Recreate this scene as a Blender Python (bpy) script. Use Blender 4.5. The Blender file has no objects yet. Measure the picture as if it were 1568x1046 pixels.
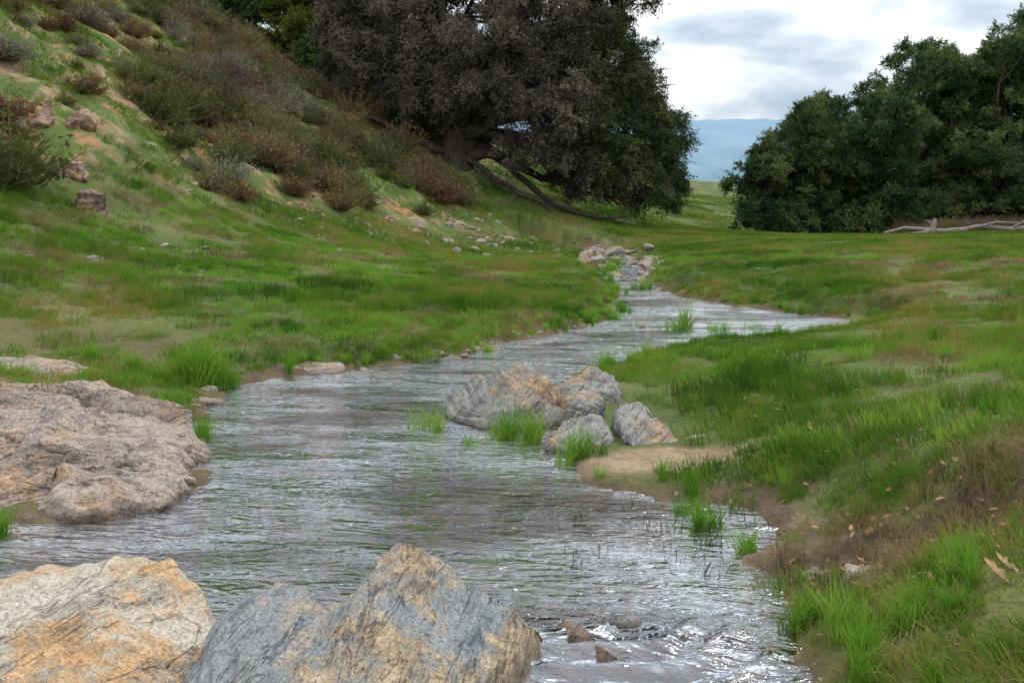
import bpy, math, random, time
import numpy as np
from mathutils import Vector, Matrix
T0=time.time()
def tick(s): print('T %-20s %.1f'%(s,time.time()-T0),flush=True)
random.seed(3); RNG=np.random.default_rng(7)
scene=bpy.context.scene
scene.view_settings.view_transform='Standard'; scene.view_settings.look='None'; scene.view_settings.exposure=0

# ---------------------------------------------------------------- noise
U=np.uint32
def _fin(n):
    n=(n^(n>>U(13)))*U(1274126177); n=(n^(n>>U(16)))*U(2246822519); n=n^(n>>U(15))
    return (n&U(0xffffff)).astype(np.float32)*np.float32(2/0xffffff)-1
def vnoise(p,s=0):
    p=np.asarray(p); i=np.floor(p).astype(np.int64); f=(p-i).astype(np.float32); u=f*f*f*(f*(f*6-15)+10)
    flat=bool(np.all(p[:,2]==p[0,2]))
    hx=[((i[:,0]+k)*374761393&0xffffffff).astype(U) for k in (0,1)]
    hy=[((i[:,1]+k)*668265263&0xffffffff).astype(U) for k in (0,1)]
    hz=[((i[:,2]+k)*1274126177+s*974634777&0xffffffff).astype(U) for k in (0,1)]
    def plane(z):
        a=_fin(hx[0]+hy[0]+z);b=_fin(hx[1]+hy[0]+z);c=_fin(hx[0]+hy[1]+z);d=_fin(hx[1]+hy[1]+z)
        a=a+(b-a)*u[:,0]; c=c+(d-c)*u[:,0]; return a+(c-a)*u[:,1]
    a=plane(hz[0])
    if flat: return a
    return a+(plane(hz[1])-a)*u[:,2]
def fbm(p,o=4,s=0,g=.5):
    a=1;t=0;n=0;p=np.asarray(p,float)
    for k in range(o):
        t=t+a*vnoise(p*(2.03**k)+k*17.3,s+k); n+=a; a*=g
    return t/n
def sm(a,b,x):
    t=np.clip((x-a)/(b-a),0,1); return t*t*(3-2*t)
def P3(x,y,z=0): return np.stack([x,y,np.zeros_like(x)+z],1)

# ---------------------------------------------------------------- terrain definition (metres)
WATER=np.array([(1.0,.3),(-5.5,.3),(-5.5,4.3),(-2.9,4.75),(-2.2,4.72),(-1.73,5.44),(-1.95,6.2),(-2.25,6.93),(-2.42,8.31),(-2.12,8.86),(-1.66,9.2),(-1.09,9.5),
(-.45,10.0),(-.31,10.9),(.35,11.7),(.97,12.7),(1.45,13.6),(1.5,15.2),(1.8,17),(1.95,19),(1.85,21),(2.1,25.4),(2.7,29),(2.8,33),(1.6,36),(.2,38),
(.6,39.5),(2.6,37.5),(3.7,34),(3.7,28.6),(3.3,24),(2.6,20.8),(2.7,19.4),(2.9,16.9),(3.4,15.4),(4.2,14.1),(4.9,13.3),(4.3,12.6),(3.2,11.8),(2.66,11.4),(1.9,11.0),(1.4,10.4),(1.04,9.5),
(.6,8.9),(.3,7.8),(.3,6.5),(.42,5.5),(.77,5.2),(1.22,4.95),(1.28,4.5),(1.0,4.05),(.95,3.63),(.92,3.1),(1.0,2)])
def sdist(x,y,poly=WATER):
    n=len(poly); d=np.full(x.shape,1e9); ins=np.zeros(x.shape,bool)
    for i in range(n):
        a=poly[i]; b=poly[(i+1)%n]; e=b-a
        t=np.clip(((x-a[0])*e[0]+(y-a[1])*e[1])/(e@e),0,1)
        d=np.minimum(d,(x-a[0]-t*e[0])**2+(y-a[1]-t*e[1])**2)
        c=((a[1]>y)!=(b[1]>y))
        with np.errstate(divide='ignore',invalid='ignore'):
            xi=(b[0]-a[0])*(y-a[1])/(b[1]-a[1] if b[1]!=a[1] else 1e-9)+a[0]
        ins^=c&(x<xi)
    d=np.sqrt(d); return np.where(ins,-d,d)
CP=np.array([
(1.6,3.0,.3),(2.2,3.8,.5),(3,4,.6),(2.0,5.0,.33),(1.15,5.8,.05),(1.7,6.2,.2),(3,6,.45),(4,8,.42),(2,8,.22),(1.6,10,.12),(3,10,.12),(2.8,10.9,.06),(3.6,11.4,.06),(4.4,10.5,.22),(5.6,12,.26),(5.6,14.5,.3),(6,18,.5),(4.7,20,.42),
(10,20,.6),(10,12,.65),(6,5,.7),(8,30,.5),(15,30,.45),(6,40,.5),(20,45,.3),(12,55,.2),(30,60,.3),(8,60,.5),(10,80,1.4),(14,110,4.0),(20,160,6.5),(40,100,1.5),(45,150,4),(25,130,4.5),(60,60,.4),(60,20,.8),(25,10,.9),(20,0,1),
(5,-10,.5),(-5,-10,.5),(-20,-10,3),
(-3.3,5,.12),(-3.3,6.6,.2),(-2.5,6.6,.06),(-2.9,8,.18),(-4.2,8.3,.22),(-5.7,11,.6),(-7.2,14,1.12),(-3.25,12.9,.42),(-1.4,12,.24),(-.34,15.2,.27),(-3.3,27.4,.62),(-2.5,20,.6),(.25,23.8,.25),(.7,17,.2),(-5.3,21,1.1),
(-8.7,17,2.25),(-6.6,20,1.7),(-5.4,24,1.4),(-3.6,29,.95),(-2,33,.55),
(-12.9,25,6.3),(-14,20,5.8),(-10,22,4.2),(-9,28,4.0),(-12,32,6.3),(-7,32,3.2),(-14.8,40,9.0),(-6.6,45,5.3),(-2.5,45,3.3),(1,45,1.9),(5.2,45,.76),(-4,38,2.8),(0,38,1.0),(2,36,.4),(4,36,.35),
(-25,30,13),(-25,50,15.5),(-12,55,9.5),(-5,60,6.5),(2,60,3.2),(-20,20,8.5),(-20,10,6.5),(-12,12,3.0),(-12,5,1.9),(-8,8,1.1),(-6,4,.6),(-4,1,.35),(-20,80,16),(-5,90,9),(0,130,10),(-40,60,22),(-40,20,15),(-40,130,24),(-60,80,28)])
def _U(r2): return np.where(r2>0,.5*r2*np.log(np.maximum(r2,1e-12)),0)
_n=len(CP); _xy=CP[:,:2]/10
_K=_U(((_xy[:,None]-_xy[None])**2).sum(-1))+np.eye(_n)*.002
_A=np.zeros((_n+3,_n+3)); _A[:_n,:_n]=_K; _A[:_n,_n]=1; _A[:_n,_n+1:]=_xy; _A[_n,:_n]=1; _A[_n+1:,:_n]=_xy.T
_w=np.linalg.solve(_A,np.concatenate([CP[:,2],[0,0,0]]))
def bil(ax,ay,G,x,y):
    i=np.clip(np.searchsorted(ax,x)-1,0,len(ax)-2); j=np.clip(np.searchsorted(ay,y)-1,0,len(ay)-2)
    u=np.clip((x-ax[i])/(ax[i+1]-ax[i]),0,1); v=np.clip((y-ay[j])/(ay[j+1]-ay[j]),0,1)
    return (G[j,i]*(1-u)+G[j,i+1]*u)*(1-v)+(G[j+1,i]*(1-u)+G[j+1,i+1]*u)*v
_tx=np.concatenate([np.arange(-70,-16,2.),np.arange(-16,16,.4),np.arange(16,72,2.)]); _ty=np.concatenate([np.arange(-20,0,2.),np.arange(0,50,.5),np.arange(50,172,2.)])
def _tps(x,y):
    x=x/10;y=y/10; r=_w[_n]+_w[_n+1]*x+_w[_n+2]*y
    for i in range(_n): r=r+_w[i]*_U((x-_xy[i,0])**2+(y-_xy[i,1])**2)
    return r
_TG=_tps(*np.meshgrid(_tx,_ty))
def tps(x,y): return bil(_tx,_ty,_TG,x,y)
def hillmask(x,y):
    foot=np.interp(y,[0,14,17,20,24,29,33,38,45,60,90],[-11,-9.2,-8.4,-6.5,-5.3,-3.6,-2.2,-1.2,.3,3,0])
    return sm(-.4,1.6,foot-x+fbm(P3(x*.5,y*.3),2,5)*1.2)
def segd(x,y,a,b):
    ex,ey=b[0]-a[0],b[1]-a[1]; t=np.clip(((x-a[0])*ex+(y-a[1])*ey)/(ex*ex+ey*ey),0,1); return np.hypot(x-a[0]-t*ex,y-a[1]-t*ey)
def height0(x,y):
    T=tps(np.clip(x,-70,70),np.clip(y,-20,170))
    far=sm(90,260,np.hypot(x,y-10)); F=6+4*fbm(P3(x/160,y/160),2,9)+sm(-60,-200,x)*35
    T=T*(1-far)+F*far
    d=sdist(x,y)
    T=np.where(d<6,np.maximum(T,.05),T)
    hm=hillmask(x,y)
    bump=.05*fbm(P3(x*.9,y*.9),4,1)+.02*vnoise(P3(x*5,y*5),2)
    hb=hm*(.45*fbm(P3(x*.45,y*.45),4,3)+.12*fbm(P3(x*2,y*2),3,4))
    w=.75+.35*vnoise(P3(x*.7,y*.7),11)
    dd=d+.10*vnoise(P3(x*3,y*3),12)+.04*vnoise(P3(x*9,y*9),13)
    up=sm(0,1,dd/w)
    z=.01+(T-.01)*up+bump*sm(0,.6,dd)*(.35+.65*sm(0,1.5,dd))+hb
    z=z+.03*sm(0,.15,dd)*(1-sm(.3,.9,dd))
    # undercut soil bank running out from the stream on the near right
    q=segd(x,y,(1.6,4.02),(2.7,3.88)); side=sm(-.10,.10,(y-(4.05-.11*(x-1.25)))+.12*fbm(P3(x*3,y*3),3,16))
    z=z+np.exp(-(q/.55)**2)*(-.09*(1-side)+.05*side)+np.exp(-(q/.3)**2)*.06*fbm(P3(x*7,y*7),4,15)
    bed=-.16*sm(0,.55,-dd)+.06*fbm(P3(x*2,y*2),3,14)*sm(0,.3,-dd)-.01
    return np.where(dd>0,z,bed),d,hm
def axis(segs):
    out=[segs[0][0]]
    for (a,b,s0,s1) in segs:
        x=a
        while x<b-1e-6:
            t=(x-a)/(b-a); x+=s0*(s1/s0)**t; out.append(min(x,b))
    return np.unique(np.array(out))
xr=axis([(0,3,.04,.04),(3,15,.04,.2),(15,60,.2,2),(60,4000,2,300)])
xs=np.unique(np.concatenate([-xr,xr]))
ys=np.unique(np.concatenate([-axis([(0,30,.5,3),(30,3000,3,300)]),axis([(0,2.4,.15,.05),(2.4,9,.04,.06),(9,40,.06,.25),(40,120,.25,1.5),(120,6000,1.5,300)])]))
GX,GY=np.meshgrid(xs,ys); gx=GX.ravel(); gy=GY.ravel()
hz,hd,hm=height0(gx,gy); nx,ny=len(xs),len(ys)
_HZ,_HD,_HM=[q.reshape(ny,nx) for q in (hz,hd,hm)]
def height(x,y):
    x=np.asarray(x,float);y=np.asarray(y,float)
    return bil(xs,ys,_HZ,x,y),bil(xs,ys,_HD,x,y),bil(xs,ys,_HM,x,y)
def H(x,y): return float(height(np.array([x]),np.array([y]))[0][0])
tick('terrain %d'%len(gx))

# ---------------------------------------------------------------- node helpers
def mat(name):
    m=bpy.data.materials.new(name); m.use_nodes=True; nt=m.node_tree; nt.nodes.clear()
    out=nt.nodes.new('ShaderNodeOutputMaterial'); return m,nt,out
def L(nt,a,b): nt.links.new(a,b)
def noise(nt,vec,scale,detail=4,rough=.55,dist=0):
    n=nt.nodes.new('ShaderNodeTexNoise'); n.inputs['Scale'].default_value=scale; n.inputs['Detail'].default_value=detail
    n.inputs['Roughness'].default_value=rough; n.inputs['Distortion'].default_value=dist
    if vec is not None: L(nt,vec,n.inputs['Vector'])
    return n.outputs['Fac']
def ramp(nt,fac,stops,interp='LINEAR'):
    r=nt.nodes.new('ShaderNodeValToRGB'); r.color_ramp.interpolation=interp
    e=r.color_ramp.elements
    while len(e)<len(stops): e.new(.5)
    for i,(p,c) in enumerate(stops):
        e[i].position=p; e[i].color=(*c,1) if len(c)==3 else c
    L(nt,fac,r.inputs[0]); return r.outputs[0]
def mix(nt,f,a,b,mode='MIX'):
    m=nt.nodes.new('ShaderNodeMix'); m.data_type='RGBA'; m.blend_type=mode
    for s,v in ((0,f),(6,a),(7,b)):
        if isinstance(v,(int,float)): m.inputs[s].default_value=v
        elif isinstance(v,tuple): m.inputs[s].default_value=(*v,1)
        else: L(nt,v,m.inputs[s])
    return m.outputs[2]
def math_(nt,op,a,b=0,clamp=False):
    m=nt.nodes.new('ShaderNodeMath'); m.operation=op; m.use_clamp=clamp
    for s,v in ((0,a),(1,b)):
        if isinstance(v,(int,float)): m.inputs[s].default_value=v
        else: L(nt,v,m.inputs[s])
    return m.outputs[0]
def pos(nt,scale=(1,1,1),rot=(0,0,0)):
    g=nt.nodes.new('ShaderNodeNewGeometry')
    if scale==(1,1,1) and rot==(0,0,0): return g.outputs['Position']
    m=nt.nodes.new('ShaderNodeMapping'); m.inputs['Rotation'].default_value=rot
    L(nt,g.outputs['Position'],m.inputs['Vector']); m2=nt.nodes.new('ShaderNodeMapping'); m2.inputs['Scale'].default_value=scale
    L(nt,m.outputs[0],m2.inputs['Vector']); return m2.outputs[0]
def bump(nt,h,dist,strength=1,normal=None):
    b=nt.nodes.new('ShaderNodeBump'); b.inputs['Distance'].default_value=dist
    if isinstance(strength,(int,float)): b.inputs['Strength'].default_value=strength
    else: L(nt,strength,b.inputs['Strength'])
    L(nt,h,b.inputs['Height'])
    if normal is not None: L(nt,normal,b.inputs['Normal'])
    return b.outputs[0]
def principled(nt,out,col,rough=.8,nrm=None,spec=.3):
    p=nt.nodes.new('ShaderNodeBsdfPrincipled')
    if isinstance(col,tuple): p.inputs['Base Color'].default_value=(*col,1)
    else: L(nt,col,p.inputs['Base Color'])
    if isinstance(rough,(int,float)): p.inputs['Roughness'].default_value=rough
    else: L(nt,rough,p.inputs['Roughness'])
    p.inputs['Specular IOR Level'].default_value=spec
    if nrm is not None: L(nt,nrm,p.inputs['Normal'])
    if out is not None: L(nt,p.outputs[0],out.inputs[0])
    return p
def attr(nt,name):
    a=nt.nodes.new('ShaderNodeAttribute'); a.attribute_name=name; return a

def mesh_np(name,V,F,mats=(),smooth=False,link=True):
    me=bpy.data.meshes.new(name); V=np.asarray(V,np.float32); 
    F=np.asarray(F,np.int32); k=F.shape[1]
    me.vertices.add(len(V)); me.vertices.foreach_set('co',V.ravel())
    me.loops.add(F.size); me.loops.foreach_set('vertex_index',F.ravel())
    me.polygons.add(len(F)); me.polygons.foreach_set('loop_start',np.arange(0,F.size,k,dtype=np.int32))
    me.polygons.foreach_set('loop_total',np.full(len(F),k,np.int32))
    if smooth: me.polygons.foreach_set('use_smooth',np.ones(len(F),bool))
    me.update(calc_edges=True)
    for m in mats: me.materials.append(m)
    o=bpy.data.objects.new(name,me)
    if link: scene.collection.objects.link(o)
    return o

# ---------------------------------------------------------------- materials
def ground_material():
    m,nt,out=mat('ground_soil_and_turf')
    p=pos(nt); z=attr(nt,'zones'); sep=nt.nodes.new('ShaderNodeSeparateColor'); L(nt,z.outputs['Color'],sep.inputs[0])
    n1=noise(nt,p,.35,3); n2=noise(nt,p,3,4,.7); n3=noise(nt,p,25,2,.7)
    g=ramp(nt,n1,[(.3,(.045,.08,.016)),(.5,(.085,.12,.025)),(.68,(.15,.15,.045))])
    g=mix(nt,ramp(nt,n2,[(.5,(0,0,0)),(.75,(1,1,1))]),g,(.11,.085,.04))
    g=mix(nt,ramp(nt,n3,[(.35,(0,0,0)),(.65,(1,1,1))]),mix(nt,1.0,g,(.6,.6,.6),'MULTIPLY'),g)
    s=ramp(nt,n2,[(.3,(.13,.085,.048)),(.5,(.24,.168,.10)),(.7,(.34,.27,.17))])
    s=mix(nt,ramp(nt,noise(nt,p,.8,2),[(.48,(0,0,0)),(.6,(1,1,1))]),s,(.31,.16,.083))
    gh=ramp(nt,noise(nt,p,1.0,4,.7),[(.47,(0,0,0)),(.57,(1,1,1))])
    hcol=mix(nt,gh,mix(nt,n3,(.05,.085,.02),(.11,.15,.036)),s)
    c=mix(nt,sep.outputs[1],g,hcol)
    mud=ramp(nt,n2,[(.3,(.05,.034,.02)),(.55,(.11,.078,.047)),(.72,(.19,.145,.10))])
    # wet gravelly bed below the water line
    sx=nt.nodes.new('ShaderNodeSeparateXYZ'); L(nt,p,sx.inputs[0])
    bedm=ramp(nt,math_(nt,'MULTIPLY',sx.outputs[2],-12),[(.25,(0,0,0)),(.7,(1,1,1))])
    bedc=ramp(nt,n2,[(.32,(.055,.036,.018)),(.5,(.125,.085,.042)),(.66,(.21,.155,.088))])
    v=nt.nodes.new('ShaderNodeTexVoronoi'); v.inputs['Scale'].default_value=16; L(nt,p,v.inputs['Vector'])
    bedc=mix(nt,1.0,bedc,ramp(nt,v.outputs['Distance'],[(.25,(1.1,1.08,1.05)),(.6,(.45,.42,.4))]),'MULTIPLY')
    mud=mix(nt,bedm,mud,bedc)
    c=mix(nt,sep.outputs[0],c,mud)
    sand=ramp(nt,n3,[(.3,(.20,.14,.09)),(.7,(.36,.27,.18))])
    sand=mix(nt,ramp(nt,n2,[(.40,(0,0,0)),(.60,(.9,.9,.9))]),sand,(.16,.105,.065))
    c=mix(nt,sep.outputs[2],c,sand)
    b=bump(nt,n3,.03,.8); b=bump(nt,n2,.08,.6,b)
    principled(nt,out,c,.9,b,.2); return m
def rock_material(name,cols,rot=(0,0,.6),tan=None,scale=1,wet=True,fol=7,patch=(.5,.6),dx=None):
    m,nt,out=mat(name); p=pos(nt); pf=pos(nt,(1,1,fol),rot)
    f=noise(nt,pf,1.6*scale,5,.66,.5); n1=noise(nt,p,2.4*scale,4,.6,.4); n2=noise(nt,p,13*scale,5,.72); n3=noise(nt,p,85*scale,3,.75)
    h=math_(nt,'ADD',math_(nt,'MULTIPLY',f,.6),math_(nt,'MULTIPLY',n2,.4))
    k=len(cols); c=ramp(nt,h,[(.36+.28*i/(k-1),cc) for i,cc in enumerate(cols)])
    if tan:
        tf=math_(nt,'ADD',n1,math_(nt,'MULTIPLY',math_(nt,'SUBTRACT',n2,.5),.5))
        if dx:
            s=nt.nodes.new('ShaderNodeSeparateXYZ'); L(nt,p,s.inputs[0])
            tf=math_(nt,'ADD',tf,math_(nt,'MULTIPLY',math_(nt,'SUBTRACT',s.outputs[0],dx[0]),dx[1]))
            tf=math_(nt,'ADD',tf,math_(nt,'MULTIPLY',math_(nt,'SUBTRACT',s.outputs[2],dx[2]),dx[3]))
        tm=ramp(nt,tf,[(patch[0],(0,0,0)),(patch[1],(1,1,1))])
        tc=ramp(nt,n2,[(.35,tuple(v*.5 for v in tan)),(.55,tan),(.72,tuple(min(.55,v*1.3+.05) for v in tan))]); c=mix(nt,tm,c,tc)
    sp=ramp(nt,n3,[(.33,(.5,.5,.5)),(.48,(1,1,1)),(.68,(1.35,1.35,1.3))]); c=mix(nt,1.0,c,sp,'MULTIPLY')
    lic=ramp(nt,noise(nt,p,32*scale,2,.6),[(.6,(0,0,0)),(.67,(.7,.7,.7))]); c=mix(nt,lic,c,mix(nt,1.0,c,(.5,.47,.45),'MULTIPLY'))
    line=ramp(nt,noise(nt,pf,.9*scale,4,.6,1.0),[(.488,(1,1,1)),(.5,(0,0,0)),(.512,(1,1,1))])
    c=mix(nt,math_(nt,'MULTIPLY',math_(nt,'SUBTRACT',1,line),.75),c,mix(nt,1.0,c,(.36,.33,.31),'MULTIPLY'))
    rough=.82
    if wet:
        s=nt.nodes.new('ShaderNodeSeparateXYZ'); L(nt,p,s.inputs[0])
        hh=math_(nt,'ADD',s.outputs[2],math_(nt,'MULTIPLY',math_(nt,'SUBTRACT',n2,.5),-.05))
        wm=ramp(nt,math_(nt,'MULTIPLY',hh,10),[(.1,(1,1,1)),(.45,(0,0,0))])
        c=mix(nt,wm,c,mix(nt,1.0,c,(.36,.32,.28),'MULTIPLY'))
        rough=math_(nt,'SUBTRACT',.82,math_(nt,'MULTIPLY',wm,.5))
    b=bump(nt,n3,.006/scale,.8); b=bump(nt,n2,.03/scale,.8,b); b=bump(nt,f,.06/scale,.8,b); b=bump(nt,line,.012/scale,.6,b)
    principled(nt,out,c,rough,b,.35); return m
def blade_material(name,stops,scale=.6,transl=.35,vary=.5,fine=None):
    m,nt,out=mat(name); p=pos(nt)
    n=noise(nt,p,scale,2,.6); oi=nt.nodes.new('ShaderNodeObjectInfo')
    a=math_(nt,'ADD',n,math_(nt,'MULTIPLY',math_(nt,'SUBTRACT',oi.outputs['Random'],.5),vary*.4))
    if fine: a=math_(nt,'ADD',a,math_(nt,'MULTIPLY',math_(nt,'SUBTRACT',noise(nt,p,fine,1),.5),.5))
    c=ramp(nt,a,stops)
    d=nt.nodes.new('ShaderNodeBsdfDiffuse'); L(nt,c,d.inputs[0])
    if transl:
        t=nt.nodes.new('ShaderNodeBsdfTranslucent'); L(nt,c,t.inputs[0])
        s=nt.nodes.new('ShaderNodeMixShader'); s.inputs[0].default_value=transl; L(nt,d.outputs[0],s.inputs[1]); L(nt,t.outputs[0],s.inputs[2]); L(nt,s.outputs[0],out.inputs[0])
    else: L(nt,d.outputs[0],out.inputs[0])
    return m
M_ground=ground_material()
M_bark,nt,out=mat('oak_bark'); p=pos(nt,(1,1,.3)); n=noise(nt,p,6,4,.7)
principled(nt,out,ramp(nt,n,[(.3,(.03,.025,.021)),(.7,(.10,.08,.065))]),.95,bump(nt,n,.08),.1)
M_dead,nt,out=mat('weathered_wood'); p=pos(nt,(1,1,3)); n=noise(nt,p,5,4,.7)
principled(nt,out,ramp(nt,n,[(.3,(.12,.10,.085)),(.7,(.34,.30,.26))]),.9,bump(nt,n,.05),.1)
M_grass=blade_material('meadow_grass_blades',[(.27,(.033,.088,.011)),(.41,(.066,.150,.016)),(.53,(.115,.20,.024)),(.62,(.19,.22,.04)),(.71,(.27,.22,.07)),(.82,(.27,.15,.075))],.33,.35,.55,5)
M_lush=blade_material('lush_grass_blades',[(.25,(.07,.18,.018)),(.5,(.135,.29,.028)),(.75,(.24,.36,.055))],2,.4,.5,20)
M_dry=blade_material('dry_grass_blades',[(.25,(.11,.07,.035)),(.5,(.22,.155,.08)),(.75,(.34,.26,.15))],2,.25,.6,20)
M_reed=blade_material('dark_reed_stems',[(.3,(.03,.028,.016)),(.7,(.09,.07,.04))],5,0,.5)
M_shrubA=blade_material('sagebrush_brown',[(.25,(.085,.055,.033)),(.5,(.165,.105,.06)),(.75,(.17,.135,.06))],.5,.15,.9,5)
M_shrubB=blade_material('sagebrush_olive',[(.25,(.05,.062,.022)),(.5,(.105,.115,.04)),(.75,(.18,.175,.09))],.5,.2,.9,5)
M_shrubC=blade_material('sagebrush_grey',[(.25,(.10,.085,.065)),(.5,(.16,.14,.11)),(.75,(.20,.20,.13))],.5,.15,.9,5)
M_oak=blade_material('oak_leaves_green',[(.25,(.028,.053,.024)),(.5,(.070,.112,.042)),(.72,(.145,.175,.062))],.5,.2,1.1,3)
M_oakY=blade_material('oak_leaves_yellow_green',[(.25,(.06,.085,.018)),(.5,(.12,.14,.03)),(.75,(.2,.18,.04))],.35,.25,.8,3)

def main_oak_leafmat():
    m,nt,out=mat('oak_twigs_and_leaves'); p=pos(nt); oi=nt.nodes.new('ShaderNodeObjectInfo')
    n=math_(nt,'ADD',noise(nt,p,.5,2),math_(nt,'MULTIPLY',math_(nt,'SUBTRACT',oi.outputs['Random'],.5),.4))
    br=ramp(nt,n,[(.25,(.054,.045,.040)),(.5,(.115,.097,.082)),(.75,(.18,.155,.118))])
    gr=ramp(nt,n,[(.25,(.026,.044,.019)),(.6,(.070,.094,.034)),(.8,(.13,.14,.05))])
    s=nt.nodes.new('ShaderNodeSeparateXYZ'); L(nt,p,s.inputs[0])
    f=math_(nt,'ADD',math_(nt,'MULTIPLY',math_(nt,'SUBTRACT',s.outputs[0],3.9),.32),math_(nt,'MULTIPLY',math_(nt,'SUBTRACT',noise(nt,p,.35,2),.44),4.0))
    f=math_(nt,'ADD',f,0,True)
    c=mix(nt,f,br,gr)
    d=nt.nodes.new('ShaderNodeBsdfDiffuse'); L(nt,c,d.inputs[0]); L(nt,d.outputs[0],out.inputs[0]); return m
M_mainoak=main_oak_leafmat()

# ---------------------------------------------------------------- ground sheet
idx=np.arange(nx*ny).reshape(ny,nx)
F=np.stack([idx[:-1,:-1],idx[:-1,1:],idx[1:,1:],idx[1:,:-1]],-1).reshape(-1,4)
ground=mesh_np('ground',np.stack([gx,gy,hz],1),F,[M_ground],True)
def sandmask(x,y): 
    w=.25*vnoise(P3(x*2.2,y*2.2),66)+.12*vnoise(P3(x*7,y*7),67)
    return np.exp(-(((x-.95)/.50)**2+((y-5.70)/.27)**2)**2*(1+1.5*w)-np.maximum(0,w)*1.2)
nz=fbm(P3(gx*1.5,gy*1.5),3,21)
mud=np.clip(1-sm(.02,.35,hd+nz*.25),0,1)
def cutbank(x,y):
    q=segd(x,y,(1.4,4.0),(2.7,3.86))+.12*vnoise(P3(x*3,y*3),16); q2=segd(x,y,(1.3,4.1),(1.25,5.0))
    return np.clip(1.3*np.exp(-(q/.17)**2)+.5*np.exp(-(q2/.2)**2),0,1)
def dirtleft(x,y): return np.exp(-(((x+3.4)/1.5)**2+((y-9.4)/.55)**2))
mud=np.clip(mud+cutbank(gx,gy)+dirtleft(gx,gy)*.8,0,1); mud[hd<0]=1
sand=np.clip(sandmask(gx,gy)*1.3+(hd>-.2)*(hd<.5)*sm(22,26,gy)*(gy<38)*.4,0,1)
zc=np.stack([mud,hm,sand,np.ones_like(mud)],1).astype(np.float32)
a=ground.data.color_attributes.new('zones','FLOAT_COLOR','POINT'); a.data.foreach_set('color',zc.ravel())
tick('ground')

# ---------------------------------------------------------------- water
def water_material():
    m,nt,out=mat('stream_water')
    p1=pos(nt,(.36,1.25,1),(0,0,.16)); p2=pos(nt,(.5,1.4,1),(0,0,-.24))
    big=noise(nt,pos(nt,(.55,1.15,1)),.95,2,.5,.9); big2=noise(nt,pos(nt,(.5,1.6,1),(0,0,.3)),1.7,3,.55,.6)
    calm=ramp(nt,big2,[(.36,(.10,.10,.10)),(.50,(.5,.5,.5)),(.64,(1,1,1))])
    a=noise(nt,p1,10.5,2,.5,1.1); b=noise(nt,p2,30,2,.5,.6); c=noise(nt,p1,2.2,1,.5,.4)
    n=bump(nt,c,.06,1); n=bump(nt,a,.085,calm,n); n=bump(nt,b,.013,math_(nt,'ADD',math_(nt,'MULTIPLY',calm,.7),.3),n)
    fr=nt.nodes.new('ShaderNodeFresnel'); fr.inputs['IOR'].default_value=1.45; L(nt,n,fr.inputs['Normal'])
    gl=nt.nodes.new('ShaderNodeBsdfGlossy'); gl.inputs['Roughness'].default_value=.03; L(nt,n,gl.inputs['Normal']); gl.inputs[0].default_value=(.93,.96,1,1)
    tr=nt.nodes.new('ShaderNodeBsdfTransparent'); tr.inputs[0].default_value=(.72,.58,.40,1)
    f=math_(nt,'MULTIPLY',fr.outputs[0],ramp(nt,big,[(.38,(.45,.45,.45)),(.47,(.85,.85,.85)),(.54,(1,1,1))])); f=math_(nt,'MULTIPLY',f,3.6,True)  # noise dims the reflection in patches, imitating mirrored dark hill and trees
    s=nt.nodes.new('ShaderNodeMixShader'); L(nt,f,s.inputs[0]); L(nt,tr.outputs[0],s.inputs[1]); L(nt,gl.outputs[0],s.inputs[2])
    fo=attr(nt,'foam'); ff=math_(nt,'MULTIPLY',fo.outputs['Fac'],ramp(nt,noise(nt,pos(nt,(.6,2.2,1),(0,0,.5)),13,4,.65,1.0),[(.50,(0,0,0)),(.72,(.9,.9,.9))]))
    d=nt.nodes.new('ShaderNodeBsdfDiffuse'); d.inputs[0].default_value=(.6,.64,.68,1)
    s2=nt.nodes.new('ShaderNodeMixShader'); L(nt,ff,s2.inputs[0]); L(nt,s.outputs[0],s2.inputs[1]); L(nt,d.outputs[0],s2.inputs[2])
    L(nt,s2.outputs[0],out.inputs[0]); return m
wx=axis([(-5.6,-2.5,.08,.03),(-2.5,1.5,.025,.025),(1.5,5.2,.03,.06)]); wy=axis([(.3,2.5,.08,.03),(2.5,6,.022,.025),(6,14,.025,.06),(14,40,.06,.15)])
WX,WY=np.meshgrid(wx,wy); x=WX.ravel(); y=WY.ravel(); d=bil(xs,ys,_HD,x,y)
ii=np.arange(len(x)).reshape(len(wy),len(wx)); F=np.stack([ii[:-1,:-1],ii[:-1,1:],ii[1:,1:],ii[1:,:-1]],-1).reshape(-1,4)
F=F[d[F].min(1)<.3]; used,inv=np.unique(F,return_inverse=True); x=x[used];y=y[used]
q=P3(x,y); rap=np.exp(-(((x-.40)/.48)**2+((y-3.36)/.32)**2)**1.5)
rif=sm(17,20,y)*(1-sm(34,38,y))
rr=np.hypot(x-.25,(y-3.95)*1.0)+.09*fbm(q*2.5,3,32)
wz=.003*fbm(P3(x*2.5+.3*y,y*6),3,31)+rap*(.013*np.sin(rr*46)+.024*fbm(P3(x*5+y*2,y*6-x*3),3,33)-.03*sm(3.6,3.1,y)+.015)+rif*.03*fbm(q*2.5,3,36)
wz=wz-.05*sm(3.4,2.6,y)
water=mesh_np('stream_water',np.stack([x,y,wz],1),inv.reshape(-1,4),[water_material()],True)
fa=water.data.attributes.new('foam','FLOAT','POINT'); fa.data.foreach_set('value',np.clip(rap*.45*sm(-.1,.7,np.sin(rr*46))+rif*.5*sm(.45,.0,np.abs(fbm(q*.6,2,40))),0,1).astype(np.float32))
tick('water')

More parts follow.
